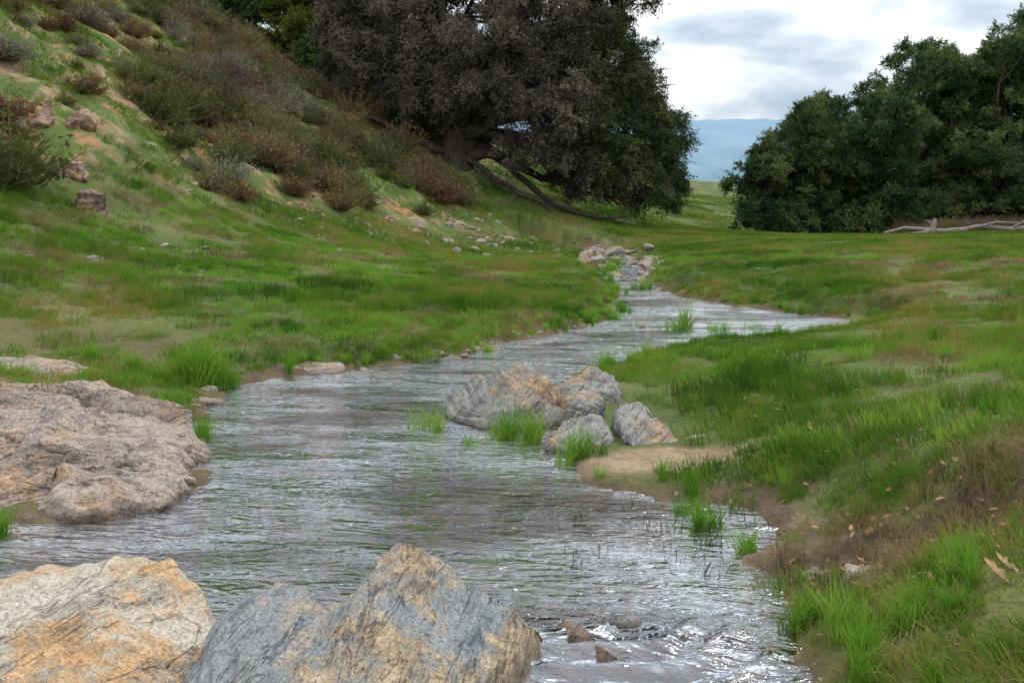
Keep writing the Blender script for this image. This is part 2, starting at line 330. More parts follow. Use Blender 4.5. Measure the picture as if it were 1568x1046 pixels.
# ---------------------------------------------------------------- rocks (convex blocks fused, smoothed, weathered)
import bmesh
def hull_rock(name,hulls,voxel,mats,amp=.03,strata=None,seed=0,smooth=3,link=True,fs=6):
    bm=bmesh.new()
    for pts in hulls:
        b=bmesh.new()
        for q in pts: b.verts.new(q)
        r=bmesh.ops.convex_hull(b,input=b.verts)
        gone={g for g in list(r['geom_interior'])+list(r['geom_unused']) if isinstance(g,bmesh.types.BMVert)}
        if gone: bmesh.ops.delete(b,geom=list(gone),context='VERTS')
        t=bpy.data.meshes.new('t'); b.to_mesh(t); b.free(); bm.from_mesh(t); bpy.data.meshes.remove(t)
    me=bpy.data.meshes.new(name+'_t'); bm.to_mesh(me); bm.free()
    o=bpy.data.objects.new(name,me); scene.collection.objects.link(o)
    r=o.modifiers.new('r','REMESH'); r.mode='VOXEL'; r.voxel_size=voxel
    s=o.modifiers.new('s','SMOOTH'); s.iterations=smooth; s.factor=.6
    dg=bpy.context.evaluated_depsgraph_get(); ev=o.evaluated_get(dg); m2=bpy.data.meshes.new_from_object(ev)
    n=len(m2.vertices); V=np.empty(n*3,np.float32); m2.vertices.foreach_get('co',V); V=V.reshape(-1,3).astype(float)
    Nn=np.empty(n*3,np.float32); m2.vertices.foreach_get('normal',Nn); Nn=Nn.reshape(-1,3)
    f=fs; dsp=amp*(fbm(V*f*.45,2,seed)*1.7)-amp*.75*np.abs(fbm(V*f*.8,3,seed+50))*2+amp*.3*fbm(V*f*4,3,seed+90)
    if strata is not None:
        ax,fr,sa=strata; ax=np.array(ax)/np.linalg.norm(ax)
        t=(V@ax)*fr+fbm(V*1.8,2,seed+7)*1.2
        for mul,am in ((1,1),(3.1,.4)):
            u_=t*mul; fr_=u_-np.floor(u_); dsp+=am*sa*(np.minimum(fr_/.82,1)-(np.maximum(fr_-.82,0)/.18)-.5)*(.4+.6*sm(-.3,.3,fbm(V*2.5,2,seed+8)))
    V=V+Nn*dsp[:,None]
    m2.vertices.foreach_set('co',V.astype(np.float32).ravel()); m2.polygons.foreach_set('use_smooth',np.ones(len(m2.polygons),bool)); m2.update()
    o.modifiers.clear(); o.data=m2; m2.name=name; m2.materials.clear()
    for m in mats: m2.materials.append(m)
    if not link: scene.collection.objects.unlink(o)
    return o
R_tan=rock_material('rock_tan',[(.13,.135,.135),(.22,.205,.18),(.33,.285,.225),(.42,.37,.30),(.29,.265,.235)],rot=(.4,.5,.3),tan=(.38,.23,.11),fol=3,patch=(.47,.60))
R_blue=rock_material('rock_blue_grey_banded',[(.075,.09,.10),(.15,.168,.18),(.22,.232,.235),(.16,.175,.18),(.33,.32,.295)],rot=(.2,1.05,.5),tan=(.31,.235,.155),fol=8,patch=(.48,.60),dx=(-.55,.22,.2,.5))
R_pink=rock_material('rock_pink_grey',[(.13,.115,.105),(.23,.19,.168),(.34,.27,.225),(.25,.215,.19),(.43,.37,.31)],rot=(.9,.2,.2),tan=(.32,.21,.135),scale=.7,fol=7,patch=(.52,.64))
R_grey=rock_material('rock_grey_tan',[(.09,.095,.10),(.165,.17,.17),(.25,.24,.22),(.20,.20,.19),(.34,.315,.27)],rot=(.5,.9,.2),tan=(.31,.21,.13),fol=6,patch=(.52,.62))
hull_rock('boulder',[[(-1.88,3.40,.17),(-1.66,3.5,.265),(-1.2,3.5,.26),(-1.03,3.38,.19),(-2.0,2.5,.08),(-1.5,2.3,.10),(-1.2,2.9,.20),(-1.05,2.4,.06),(-.93,2.6,-.0),(-2.3,3.3,-.3),(-2.2,2.3,-.3),(-.9,2.3,-.3),(-.92,3.5,-.3),(-1.7,3.72,-.3),(-.95,3.2,.09)]],.010,[R_tan],.028,((.6,.3,.8),4,.026),1,2,fs=5)
hull_rock('boulder',[[(-.40,3.5,.335),(-.34,3.46,.325),(-.12,3.5,.17),(.12,3.48,.04),(.10,3.35,.0),(-.02,3.1,-.02),(-.5,3.45,.26),(-.62,3.3,.16),(-.6,2.5,.03),(-.3,2.5,-.02),(.22,3.5,-.3),(-.2,2.4,-.3),(-.7,2.4,-.3),(-.5,3.75,-.3),(-.05,3.75,-.2)],
 [(-.90,3.38,.20),(-.72,3.38,.215),(-1.02,3.3,.08),(-1.0,2.6,.0),(-.7,2.4,.05),(-.5,2.7,.10),(-.56,3.2,.16),(-1.05,3.4,-.3),(-1.0,2.3,-.3),(-.4,2.3,-.3),(-.5,3.6,-.3)]],.009,[R_blue],.024,((.9,-.25,.5),8,.024),4,2,fs=5)
hull_rock('boulder',[[(-3.7,6.7,.36),(-2.75,6.55,.33),(-2.45,6.25,.24),(-1.95,5.75,.08),(-1.62,5.25,-.02),(-1.72,4.8,-.05),(-2.1,4.8,.0),(-2.6,4.72,.02),(-3.1,4.8,.08),(-3.8,5.0,.18),(-3.8,4.6,-.3),(-1.6,4.6,-.3),(-1.5,5.4,-.3),(-2.2,6.9,-.3),(-4,7,-.3),(-2.5,5.5,.20),(-3.0,5.6,.28)],
 [(-2.3,5.75,.25),(-2.05,5.3,.17),(-2.55,5.3,.27),(-3.2,5.7,.38),(-3.5,6.2,.42),(-2.8,6.2,.37),(-2.2,5.2,-.1),(-3.5,5.2,-.1),(-3,6.4,0)],
 [(-3.1,7.1,.24),(-2.4,6.9,.15),(-2.08,6.35,.07),(-1.86,5.9,.05),(-2.6,6.1,.3),(-3.1,7.2,-.3),(-2.2,7.1,-.3),(-1.8,6.0,-.3),(-2.6,5.8,-.3)],
 [(-1.9,5.15,.15),(-1.72,5.2,.09),(-1.72,4.95,.05),(-2.2,4.82,.09),(-2.3,5.1,.17),(-1.8,4.7,-.2),(-2.4,4.7,-.2),(-1.6,5.3,-.2),(-2.3,5.4,-.2)]],.015,[R_pink],.045,((.45,-.8,.75),3.2,.12),9,1,fs=3.2)
hull_rock('boulder',[[(.16,7.15,.40),(.05,7.3,.36),(-.3,7.4,.21),(-.5,7.4,.10),(-.58,7.3,-.05),(-.3,6.8,-.05),(-.22,6.8,.10),(.08,6.75,.15),(.36,6.9,.06),(.38,7.15,.14),(-.5,7.6,-.3),(.45,7.6,-.3),(.45,6.7,-.3),(-.3,6.6,-.3)]],.012,[R_grey],.034,((.8,.2,.4),7,.04),15,1)
hull_rock('boulder',[[(.5,7.5,.22),(.62,7.7,.30),(.78,7.6,.22),(.8,7.4,.14),(.45,7.3,.14),(.3,7.5,.16),(.3,7.2,-.2),(.9,7.2,-.2),(.9,7.9,-.2),(.3,7.9,-.2)],
 [(.36,7.0,.20),(.58,7.05,.24),(.66,6.9,.17),(.4,6.8,.14),(.3,6.7,-.2),(.7,6.7,-.2),(.7,7.3,-.2),(.3,7.3,-.2)]],.012,[R_grey],.03,((.3,.5,.8),8,.03),25,1)
hull_rock('boulder',[[(.2,6.2,.10),(.42,6.45,.22),(.58,6.4,.18),(.62,6.15,.06),(.4,6.05,.04),(.15,6.1,-.2),(.68,6.05,-.2),(.68,6.7,-.2),(.18,6.6,-.2)]],.011,[R_grey],.03,((.6,.1,.8),9,.026),35,1)
hull_rock('boulder',[[(.66,6.5,.24),(.82,6.45,.265),(1.0,6.3,.16),(1.10,6.1,.04),(.8,6.0,.05),(.66,6.1,.12),(1.14,6.1,-.2),(.62,5.98,-.2),(.6,6.7,-.2),(1.1,6.6,-.1)]],.011,[R_grey],.034,((.8,-.2,.5),8,.03),45,1)
hull_rock('flat_rock',[[(-1.25,10.0,.05),(-1.1,10.3,.14),(-.8,10.2,.13),(-.45,9.85,.02),(-.9,9.7,.0),(-1.3,9.8,-.2),(-.4,9.7,-.2),(-.6,10.4,-.2),(-1.3,10.4,-.2)]],.02,[R_grey],.03,None,55,2,fs=5)
hull_rock('flat_rock',[[(-2.1,8.95,.05),(-1.9,9.2,.1),(-1.55,9.2,.08),(-1.6,9.0,.02),(-2.15,8.8,-.2),(-1.5,8.9,-.2),(-1.5,9.4,-.2),(-2.1,9.3,-.2)]],.02,[R_pink],.02,None,56,2,fs=5)
hull_rock('flat_rock',[[(-4.5,8.0,.26),(-3.9,8.15,.31),(-3.4,8.0,.26),(-3.5,7.7,.18),(-4.4,7.6,.14),(-4.6,7.4,-.1),(-3.2,7.5,-.1),(-3.3,8.3,0),(-4.6,8.3,0)]],.022,[R_pink],.03,None,57,2,fs=4)
def rand_hull(r,seed,flat=.6):
    g=np.random.default_rng(seed); P=g.normal(size=(14,3)); P/=np.linalg.norm(P,axis=1)[:,None]; P*=r*g.uniform(.75,1.1,(14,1)); P[:,2]*=flat; P[:,0]*=1.25
    return [tuple(v) for v in P]
# wet stones breaking the surface of the little chute
hull_rock('wet_stones',[[tuple(np.array(v)+np.array(c)) for v in rand_hull(r,sd,.55)] for c,r,sd in (((.22,3.54,-.015),.10,301),((.40,3.58,-.02),.11,302),((.30,3.40,-.03),.11,303),((.54,3.47,-.035),.10,304),((.10,3.68,-.045),.10,305),((.64,3.30,-.05),.09,306))],.01,[R_grey],.012,None,70,2,fs=9)
stonecoll=bpy.data.collections.new('stone_shapes')
R_far=rock_material('rock_pale_far',[(.12,.11,.10),(.21,.19,.165),(.29,.26,.22),(.37,.34,.30)],tan=(.27,.19,.12),wet=False)
for i in range(6):
    o=hull_rock('stone_shape',[rand_hull(.5,100+i,.5+.1*(i%3))],.04,[R_far if i!=4 else R_pink],.06,None,60+i,1,False,fs=5); stonecoll.objects.link(o)
tick('rocks')

# ---------------------------------------------------------------- GN instancer
def instancer(name,P,R,S,I,coll,parent=None):
    me=bpy.data.meshes.new(name); P=np.asarray(P,np.float32); me.vertices.add(len(P)); me.vertices.foreach_set('co',P.ravel())
    a=me.attributes.new('rot','FLOAT_VECTOR','POINT'); a.data.foreach_set('vector',np.asarray(R,np.float32).ravel())
    a=me.attributes.new('scl','FLOAT_VECTOR','POINT'); S=np.asarray(S,np.float32); S=np.repeat(S[:,None],3,1) if S.ndim==1 else S; a.data.foreach_set('vector',S.ravel())
    a=me.attributes.new('pick','INT','POINT'); a.data.foreach_set('value',np.asarray(I,np.int32))
    o=bpy.data.objects.new(name,me); scene.collection.objects.link(o)
    ng=bpy.data.node_groups.new(name+'_scatter','GeometryNodeTree')
    ng.interface.new_socket('Geometry',in_out='INPUT',socket_type='NodeSocketGeometry'); ng.interface.new_socket('Geometry',in_out='OUTPUT',socket_type='NodeSocketGeometry')
    gi=ng.nodes.new('NodeGroupInput'); go=ng.nodes.new('NodeGroupOutput'); ip=ng.nodes.new('GeometryNodeInstanceOnPoints'); ci=ng.nodes.new('GeometryNodeCollectionInfo')
    ci.inputs['Collection'].default_value=coll; ci.inputs['Separate Children'].default_value=True; ci.inputs['Reset Children'].default_value=True
    def na(n,t):
        k=ng.nodes.new('GeometryNodeInputNamedAttribute'); k.data_type=t; k.inputs['Name'].default_value=n
        return [s for s in k.outputs if s.enabled and s.name=='Attribute'][0]
    e=ng.nodes.new('FunctionNodeEulerToRotation'); ng.links.new(na('rot','FLOAT_VECTOR'),e.inputs[0])
    ng.links.new(gi.outputs[0],ip.inputs['Points']); ng.links.new(ci.outputs[0],ip.inputs['Instance']); ip.inputs['Pick Instance'].default_value=True
    ng.links.new(na('pick','INT'),ip.inputs['Instance Index']); ng.links.new(e.outputs[0],ip.inputs['Rotation']); ng.links.new(na('scl','FLOAT_VECTOR'),ip.inputs['Scale'])
    ng.links.new(ip.outputs[0],go.inputs[0]); md=o.modifiers.new('scatter','NODES'); md.node_group=ng
    if parent: o.parent=parent
    return o

# ---------------------------------------------------------------- blades & tufts
def blades(n,rad,l0,l1,w,lean,rng,droop=.5,clus=0):
    a=rng.uniform(0,2*np.pi,n); r=rad*np.sqrt(rng.uniform(0,1,n)); bx=r*np.cos(a); by=r*np.sin(a)
    if clus:
        ca=rng.uniform(0,2*np.pi,clus); cr=rad*np.sqrt(rng.uniform(0,1,clus)); k=rng.integers(0,clus,n); bx=cr[k]*np.cos(ca[k])+rng.normal(0,.025,n); by=cr[k]*np.sin(ca[k])+rng.normal(0,.025,n)
    ln=rng.uniform(l0,l1,n); az=rng.uniform(0,2*np.pi,n); le=rng.uniform(0,lean,n); ww=w*rng.uniform(.7,1.2,n)
    dx=np.cos(az);dy=np.sin(az); tw=rng.uniform(0,np.pi,n); sx=np.cos(tw); sy=np.sin(tw)
    T=(0,.35,.7,1.0) if not clus else (0,.55,1.0); W=(1,.9,.6,.08) if not clus else (1,.75,.08); nt_=len(T); V=np.zeros((n,2*nt_,3)); 
    for k,t in enumerate(T):
        hor=ln*le*(t*(1-droop)+droop*t*t*1.4); zz=ln*t*np.sqrt(np.maximum(.15,1-(le*t)**2*.6))
        wk=ww*W[k]*.5
        V[:,2*k,0]=bx+dx*hor-sx*wk; V[:,2*k,1]=by+dy*hor-sy*wk; V[:,2*k,2]=zz
        V[:,2*k+1,0]=bx+dx*hor+sx*wk; V[:,2*k+1,1]=by+dy*hor+sy*wk; V[:,2*k+1,2]=zz
    f=np.array([[2*k,2*k+1,2*k+3,2*k+2] for k in range(nt_-1)]); F=(f[None]+2*nt_*np.arange(n)[:,None,None]).reshape(-1,4)
    V[:,0:2,2]-=.015
    return V.reshape(-1,3),F
def tuft_coll(name,specs):
    c=bpy.data.collections.new(name)
    for i,(m,args) in enumerate(specs):
        V,F=blades(*args[:6],np.random.default_rng(500+i),.75 if 'lush' in name else .5,args[6] if len(args)>6 else 0); c.objects.link(mesh_np('%s_%02d'%(name,i),V,F,[m],link=False))
    return c
C_mead=tuft_coll('tuft',[(M_grass,(300,.24,.022,.06,.005,.9,60)),(M_grass,(300,.24,.025,.065,.005,.8,50)),(M_grass,(280,.24,.02,.055,.006,1,50)),(M_grass,(260,.23,.03,.09,.005,.7,45)),
  (M_grass,(280,.22,.06,.14,.005,.6,45)),(M_lush,(220,.22,.035,.10,.005,.7,30)),(M_dry,(200,.22,.025,.08,.004,1.1,30)),(M_grass,(60,.09,.03,.09,.005,.9))])
C_farm=tuft_coll('fartuft',[(M_grass,(260,.75,.04,.10,.015,.9,200)),(M_grass,(260,.75,.04,.11,.014,.8,200)),(M_grass,(240,.7,.05,.15,.014,.7,200)),(M_dry,(200,.7,.04,.12,.012,.9,150))])
C_lush=tuft_coll('lushtuft',[(M_lush,(75,.055,.12,.32,.007,.68)),(M_lush,(60,.045,.10,.27,.006,.75)),(M_lush,(50,.07,.07,.22,.006,.9))])
C_reed=tuft_coll('reed',[(M_reed,(10,.08,.06,.18,.006,.4)),(M_reed,(8,.1,.04,.14,.007,.7)),(M_dry,(30,.06,.1,.24,.004,.8)),(M_dry,(50,.10,.05,.14,.004,1.3))])

rockpoly=[np.array([(-4.2,7.0),(-2.2,7.0),(-1.5,5.5),(-1.6,4.6),(-4.2,4.6)]),np.array([(-.55,7.5),(.9,7.8),(1.1,6.0),(.15,6.0),(-.4,6.6)])]
def scatter(y0,y1,dens,rng,wide=.62,pad=3):
    hwm=wide*y1+pad; n=int(dens*(y1-y0)*2*hwm); y=rng.uniform(y0,y1,n); x=rng.uniform(-hwm,hwm,n); k=(np.abs(x)<wide*y+pad); x=x[k];y=y[k]
    z,d,h=height(x,y); return x,y,z,d,h
def slope_rot(x,y,rng,e=.18):
    gxx=(height(x+e,y)[0]-height(x-e,y)[0])/(2*e); gyy=(height(x,y+e)[0]-height(x,y-e)[0])/(2*e); th=rng.uniform(0,6.28,len(x)); c,s=np.cos(th),np.sin(th)
    return np.stack([np.arctan(-s*gxx+c*gyy),-np.arctan(c*gxx+s*gyy),th],1)
rng=np.random.default_rng(11)
Ps=[];Rs=[];Ss=[];Is=[]
for (y0,y1,dn,sc,zs) in ((2.2,6,20,1.0,1),(6,10,17,1.05,1),(10,16,12,1.25,1.1),(16,24,7,1.6,1.3)):
    x,y,z,d,h=scatter(y0,y1,dn,rng,pad=2)
    keep=(d>.26)&(sandmask(x,y)<.2)&(rng.random(len(x))>h*.75)
    for rp in rockpoly: keep&=sdist(x,y,rp)>.12
    keep&=~(rng.random(len(x))<cutbank(x,y)*1.2); keep&=~(rng.random(len(x))<dirtleft(x,y)*.85)
    bare=fbm(P3(x*1.1,y*1.1),3,79); keep&=~((bare>.38)&(rng.random(len(x))<.7))
    x,y,z,d,h=[q[keep] for q in (x,y,z,d,h)]; n=len(x)
    len_=fbm(P3(x*.5,y*.5),3,70); pk=rng.integers(0,4,n); pk=np.where((len_>.14)&(rng.random(n)<.6)&(d>.7),4,pk)
    gr=fbm(P3(x*.35+9,y*.35),3,71); pk=np.where((gr>.03)&(rng.random(n)<.4),5,pk); dr=fbm(P3(x*.7,y*.7),3,72)
    pk=np.where((dr>.14)&(rng.random(n)<.5),6,pk); pk=np.where(rng.random(n)<.06,6,pk); pk=np.where((x>.8)&(y<3.75)&(rng.random(n)<.3),5,pk); pk=np.where((x>.8)&(y<3.9)&(rng.random(n)<.25),6,pk)
    s=sc*rng.uniform(.8,1.2,n); zz=zs*rng.uniform(.7,1.25,n)*(1+.3*len_)*np.where((np.abs(x-3.2)<2)&(np.abs(y-11)<1.3),.45,1)
    Ps.append(np.stack([x,y,z],1));Rs.append(slope_rot(x,y,rng));Ss.append(np.stack([s,s,zz],1));Is.append(pk)
x,y,z,d,h=scatter(2.4,18,55,rng,pad=1); keep=(d>.05)&(d<.55)&(sandmask(x,y)<.35)&(rng.random(len(x))>cutbank(x,y)*1.1)&(rng.random(len(x))>dirtleft(x,y)*.8)
for rp in rockpoly: keep&=sdist(x,y,rp)>0
x,y,z=[q[keep] for q in (x,y,z)]; n=len(x); Ps.append(np.stack([x,y,z],1)); Rs.append(slope_rot(x,y,rng)); s=rng.uniform(.6,1.2,n); Ss.append(np.stack([s,s,s],1)); Is.append(np.full(n,7))
print('meadow tufts',sum(map(len,Ps)))
instancer('meadow_grass',np.concatenate(Ps),np.concatenate(Rs),np.concatenate(Ss),np.concatenate(Is),C_mead)
Ps=[];Rs=[];Ss=[];Is=[]
for (y0,y1,dn,sc,zs) in ((22,34,2.6,1.0,1),(34,60,1.2,1.4,1.2),(60,110,.3,2.5,1.8)):
    x,y,z,d,h=scatter(y0,y1,dn,rng); keep=(d>.4)&(rng.random(len(x))>h*.45)
    x,y,z=[q[keep] for q in (x,y,z)]; n=len(x); pk=rng.integers(0,3,n); pk=np.where(rng.random(n)<.12,3,pk); s=sc*rng.uniform(.8,1.2,n)
    Ps.append(np.stack([x,y,z],1));Rs.append(slope_rot(x,y,rng,.5));Ss.append(np.stack([s,s,zs*rng.uniform(.7,1.2,n)],1));Is.append(pk)
print('far',sum(map(len,Ps)))
instancer('distant_meadow_grass',np.concatenate(Ps),np.concatenate(Rs),np.concatenate(Ss),np.concatenate(Is),C_farm)

clumps=[(-2.62,8.15,1.6,6),(-2.5,8.4,1.5,4),(-2.75,8.4,1.3,3),(-2.35,7.0,1.0,3),(-2.0,6.55,1.0,3),(-.62,6.8,1.15,2),(.0,6.5,1.15,5),(.10,6.45,1.0,3),(-.22,6.35,.85,2),(.37,5.93,1.0,3),(2.08,12.4,1.3,4),(2.55,12.3,1.1,3),(2.9,12.5,1.0,2),
(.92,4.75,.95,3),(.85,5.0,.8,2),(1.0,4.35,.65,3),(1.08,3.5,.7,4),(1.2,3.35,.8,5),(1.1,3.1,.75,5),(1.35,3.2,.75,5),(1.5,3.35,.6,3),(-3.2,8.35,.9,4),(-3.6,8.5,.8,4),(-2.0,9.25,.7,2),(1.2,9.3,.7,3),(-.2,10.5,.7,3),(.6,12.3,.8,4),(1.35,13.5,.9,4),(-.1,2.98,.5,3),(1.35,5.1,.5,3),(1.65,14.5,.9,4),(1.0,13.0,.8,4),(-2.42,4.66,.75,6),(-2.55,4.62,.7,5),(-1.2,9.9,.6,3),(.9,9.0,.7,3),(1.9,17.5,1.2,4),(2.5,18.6,1.2,4),(2.2,22.5,1.8,5),(2.6,25,1.8,5),(1.9,20.3,1.4,4)]
P_=[];S_=[]
for (cx,cy,s,k) in clumps:
    for j in range(k):
        xx=cx+rng.normal(0,.05*s+.01); yy=cy+rng.normal(0,.05*s+.01); P_.append((xx,yy,max(H(xx,yy),-.05))); S_.append(s*rng.uniform(.65,1.05))
x,y,z,d,h=scatter(4,20,22,rng); k=(d>.0)&(d<.25)&(fbm(P3(x*1.2,y*1.2),2,77)>.0)&(sandmask(x,y)<.2)
for rp in rockpoly: k&=sdist(x,y,rp)>0
for a_,b_,c_ in zip(x[k],y[k],z[k]): P_.append((a_,b_,c_)); S_.append(rng.uniform(.3,.75))
n=len(P_); instancer('stream_bank_grass',P_,np.stack([rng.normal(0,.1,n),rng.normal(0,.1,n),rng.uniform(0,6.28,n)],1),S_,rng.integers(0,3,n),C_lush)
P_=[];S_=[];I_=[]
for j in range(60):
    xx=rng.uniform(.2,1.2); yy=rng.uniform(4.0,5.1)
    if xx<.75 and rng.random()<.55: continue
    P_.append((xx,yy,-.03)); S_.append(rng.uniform(.4,.8)); I_.append(rng.integers(0,2))
for j in range(330):
    t=rng.random(); xx=1.15+1.6*t+rng.normal(0,.12); yy=4.04-.12*t+rng.normal(0,.25); dd=sdist(np.array([xx]),np.array([yy]))[0]
    if dd<.02: continue
    P_.append((xx,yy,H(xx,yy))); S_.append(rng.uniform(.3,.7)); I_.append(rng.choice([0,2,3,3,3]))
n=len(P_); instancer('reeds',P_,np.stack([rng.normal(0,.2,n),rng.normal(0,.2,n),rng.uniform(0,6.28,n)],1),S_,I_,C_reed)
tick('grass')

# ---------------------------------------------------------------- stones
P_=[];S_=[]
def addst(x,y,s,sink=.2): P_.append((x,y,H(x,y)-s*sink*.3)); S_.append(s)
for j in range(85):
    yy=rng.uniform(20.5,36); c=np.interp(yy,[20,25,29,33,37],[1.4,1.7,1.7,.6,-.3]); addst(c+rng.normal(0,.9),yy,rng.uniform(.15,.65),.6)
for j in range(50): yy=rng.uniform(20.3,32); addst(np.interp(yy,[20,26,32],[2.8,3.3,3.8])+rng.normal(0,.45),yy,rng.uniform(.25,.8),.5)
for j in range(26): yy=rng.uniform(21,33); addst(np.interp(yy,[20,26,32],[2.3,2.6,3.1])+rng.normal(0,.45),yy,rng.uniform(.3,.6),-1.0)
for j in range(34): yy=rng.uniform(27,38); addst(np.interp(yy,[27,38],[-1.5,-1.8])+rng.normal(0,.7),yy,rng.uniform(.2,.7))
for (a_,b_,c_) in ((-2.75,7.45,.6),(-2.45,7.6,.5),(-2.9,7.8,.5),(-2.35,7.3,.35),(-2.6,7.2,.4),(1.5,13.2,.5),(1.7,13.9,.4),(1.75,15.6,.4),(1.1,5.1,.12),(.0,10.4,.2),(-3.8,6.9,.5),(1.2,6.25,.25),(1.3,12.9,.45),(-.5,10.2,.3)): addst(a_,b_,c_,.9)
for (a_,b_,c_) in ((1.22,4.0,.22),(1.32,3.9,.2)): P_.append((a_,b_,H(a_,b_)-.02)); S_.append(c_)
for (a_,b_,c_) in ((1.9,18,.3),(2.3,17.2,.3),(2.7,18.3,.35),(1.8,16,.3),(2.9,15.8,.35),(2.2,19.6,.4),(.2,7.9,.25),(1.6,12.6,.3)): P_.append((a_,b_,-.03)); S_.append(c_)
for j in range(180):
    x_=rng.uniform(-16,-3); y_=rng.uniform(13,38); addst(x_,y_,rng.uniform(.08,.34))
for j in range(80): addst(rng.uniform(.6,2.0),rng.uniform(3.0,6.0),rng.uniform(.015,.045),.5)
for j in range(90):
    yy=rng.uniform(4.5,14); xx=np.interp(yy,[4.5,5.4,7,8.3,9.2,10,11,12.7,14],[-2.4,-1.8,-2.3,-2.45,-1.7,-.5,-.3,.95,1.5])+rng.normal(0,.12); addst(xx,yy,rng.uniform(.04,.18),.3)
n=len(P_); instancer('stream_stones',P_,np.stack([rng.normal(0,.25,n),rng.normal(0,.25,n),rng.uniform(0,6.28,n)],1),S_,rng.integers(0,6,n),stonecoll)
R_orange=rock_material('rock_orange_outcrop',[(.06,.05,.045),(.17,.13,.11),(.32,.20,.13),(.30,.26,.22)],tan=(.38,.20,.10),wet=False,scale=.6)
def outcrop(cx,cy,s,seed):
    g=np.random.default_rng(seed); hs=[]
    for j in range(9):
        ox,oy=g.normal(0,.5*s),g.normal(0,.5*s); c=np.array([cx+ox,cy+oy,H(cx+ox,cy+oy)-.05*s]); hs.append([tuple(c+np.array(v)*np.array([.8,.8,1.5])) for v in rand_hull(.33*s,seed*10+j,.7)])
    hull_rock('rock_outcrop',hs,.035*s,[R_orange],.06*s,((.1,.2,1),3,.07),seed,1,fs=4)
outcrop(-8.3,18.3,1.2,3); outcrop(-9.2,19.8,.8,5); outcrop(-3.0,30.5,.6,6); outcrop(-5.2,25.5,.5,8)

# ---------------------------------------------------------------- shrubs
def shrub(name,m,seed):
    g=np.random.default_rng(seed); n=300
    th=g.uniform(0,2*np.pi,n); ph=np.arccos(g.uniform(.08,1,n)); ln=g.uniform(.35,.6,n)*(1+.25*np.cos(3*th+seed))
    dirs=np.stack([np.sin(ph)*np.cos(th),np.sin(ph)*np.sin(th),np.cos(ph)*.95+.1],1); b=g.normal(0,.06,(n,3)); b[:,2]=-.03
    tip=b+dirs*ln[:,None]; mid=(b+tip)/2+g.normal(0,.03,(n,3)); side=np.cross(dirs,g.normal(size=(n,3))); side/=np.linalg.norm(side,axis=1)[:,None]; w=.007
    V=np.stack([b-side*w,b+side*w,mid-side*w,mid+side*w,tip-side*w*.4,tip+side*w*.4],1).reshape(-1,3)
    F=(np.array([[0,1,3,2],[2,3,5,4]])[None]+6*np.arange(n)[:,None,None]).reshape(-1,4)
    k=1100; src=g.integers(0,n,k); t=g.uniform(.6,1.03,k)[:,None]; c=b[src]*(1-t)+tip[src]*t+g.normal(0,.02,(k,3))
    u=g.normal(size=(k,3)); u[:,2]+=.8; u/=np.linalg.norm(u,axis=1)[:,None]; v=np.cross(u,g.normal(size=(k,3))); v/=np.linalg.norm(v,axis=1)[:,None]
    a=g.uniform(.02,.042,(k,1)); q=np.stack([c-u*a,c+v*a*.4,c+u*a,c-v*a*.4],1).reshape(-1,3); F2=np.arange(4*k).reshape(-1,4)+len(V)
    return mesh_np(name,np.concatenate([V,q]),np.concatenate([F,F2]),[m],link=False)
C_shr=bpy.data.collections.new('shrub_shapes')
for i,m in enumerate((M_shrubA,M_shrubB,M_shrubC,M_shrubA,M_shrubB,M_shrubC)): C_shr.objects.link(shrub('shrub_%02d'%i,m,40+i))
n=5000; x=rng.uniform(-34,4,n); y=rng.uniform(12,62,n); z,d,h=height(x,y)
dn=fbm(P3(x*.35,y*.35),3,81)
k=(h>.5)&(rng.random(n)<np.clip(.56+dn*2.0,.08,1))&(np.hypot(x+2.5,y-45)>3)&~((x>-2)&(y>40))
x,y,z,h=x[k],y[k],z[k],h[k]; n=len(x); s=rng.uniform(.55,1.75,n)*(1+.5*fbm(P3(x*.5,y*.5),2,82))
pk=np.where(fbm(P3(x*.3,y*.3),2,83)+rng.normal(0,.22,n)>0,rng.choice([0,3,2,4],n),rng.choice([1,4,4,0],n))
instancer('hillside_shrubs',np.stack([x,y,z-.03],1),np.stack([rng.normal(0,.15,n),rng.normal(0,.15,n),rng.uniform(0,6.28,n)],1),np.stack([s,s,s*rng.uniform(.75,1.15,n)],1),pk,C_shr)
print('shrubs',n); tick('shrubs')

# ---------------------------------------------------------------- trees
def tube(VV,FF,path,rad,sides=7):
    path=np.array(path,float); base=sum(len(v) for v in VV); m=len(path)
    ring=[]
    for i in range(m):
        t=path[min(i+1,m-1)]-path[max(i-1,0)]; t/=np.linalg.norm(t)+1e-9
        a=np.cross(t,[0.3,.9,.2]); a/=np.linalg.norm(a)+1e-9; b=np.cross(t,a)
        an=np.linspace(0,2*np.pi,sides,endpoint=False); ring.append(path[i]+rad[i]*(np.cos(an)[:,None]*a+np.sin(an)[:,None]*b))
    VV.append(np.concatenate(ring)); ii=np.arange(m*sides).reshape(m,sides)+base; nx_=np.roll(ii,-1,1)
    FF.append(np.stack([ii[:-1],nx_[:-1],nx_[1:],ii[1:]],-1).reshape(-1,4))
def limb(p0,p1,g,bend=.12,k=7):
    p0=np.array(p0,float);p1=np.array(p1,float); L_=np.linalg.norm(p1-p0); t=np.linspace(0,1,k)[:,None]
    P=p0+(p1-p0)*t; o=np.zeros((k,3)); 
    for a in range(1,4): o+=np.sin(np.pi*a*t)*g.normal(0,bend*L_/a/1.6,3)
    return P+o
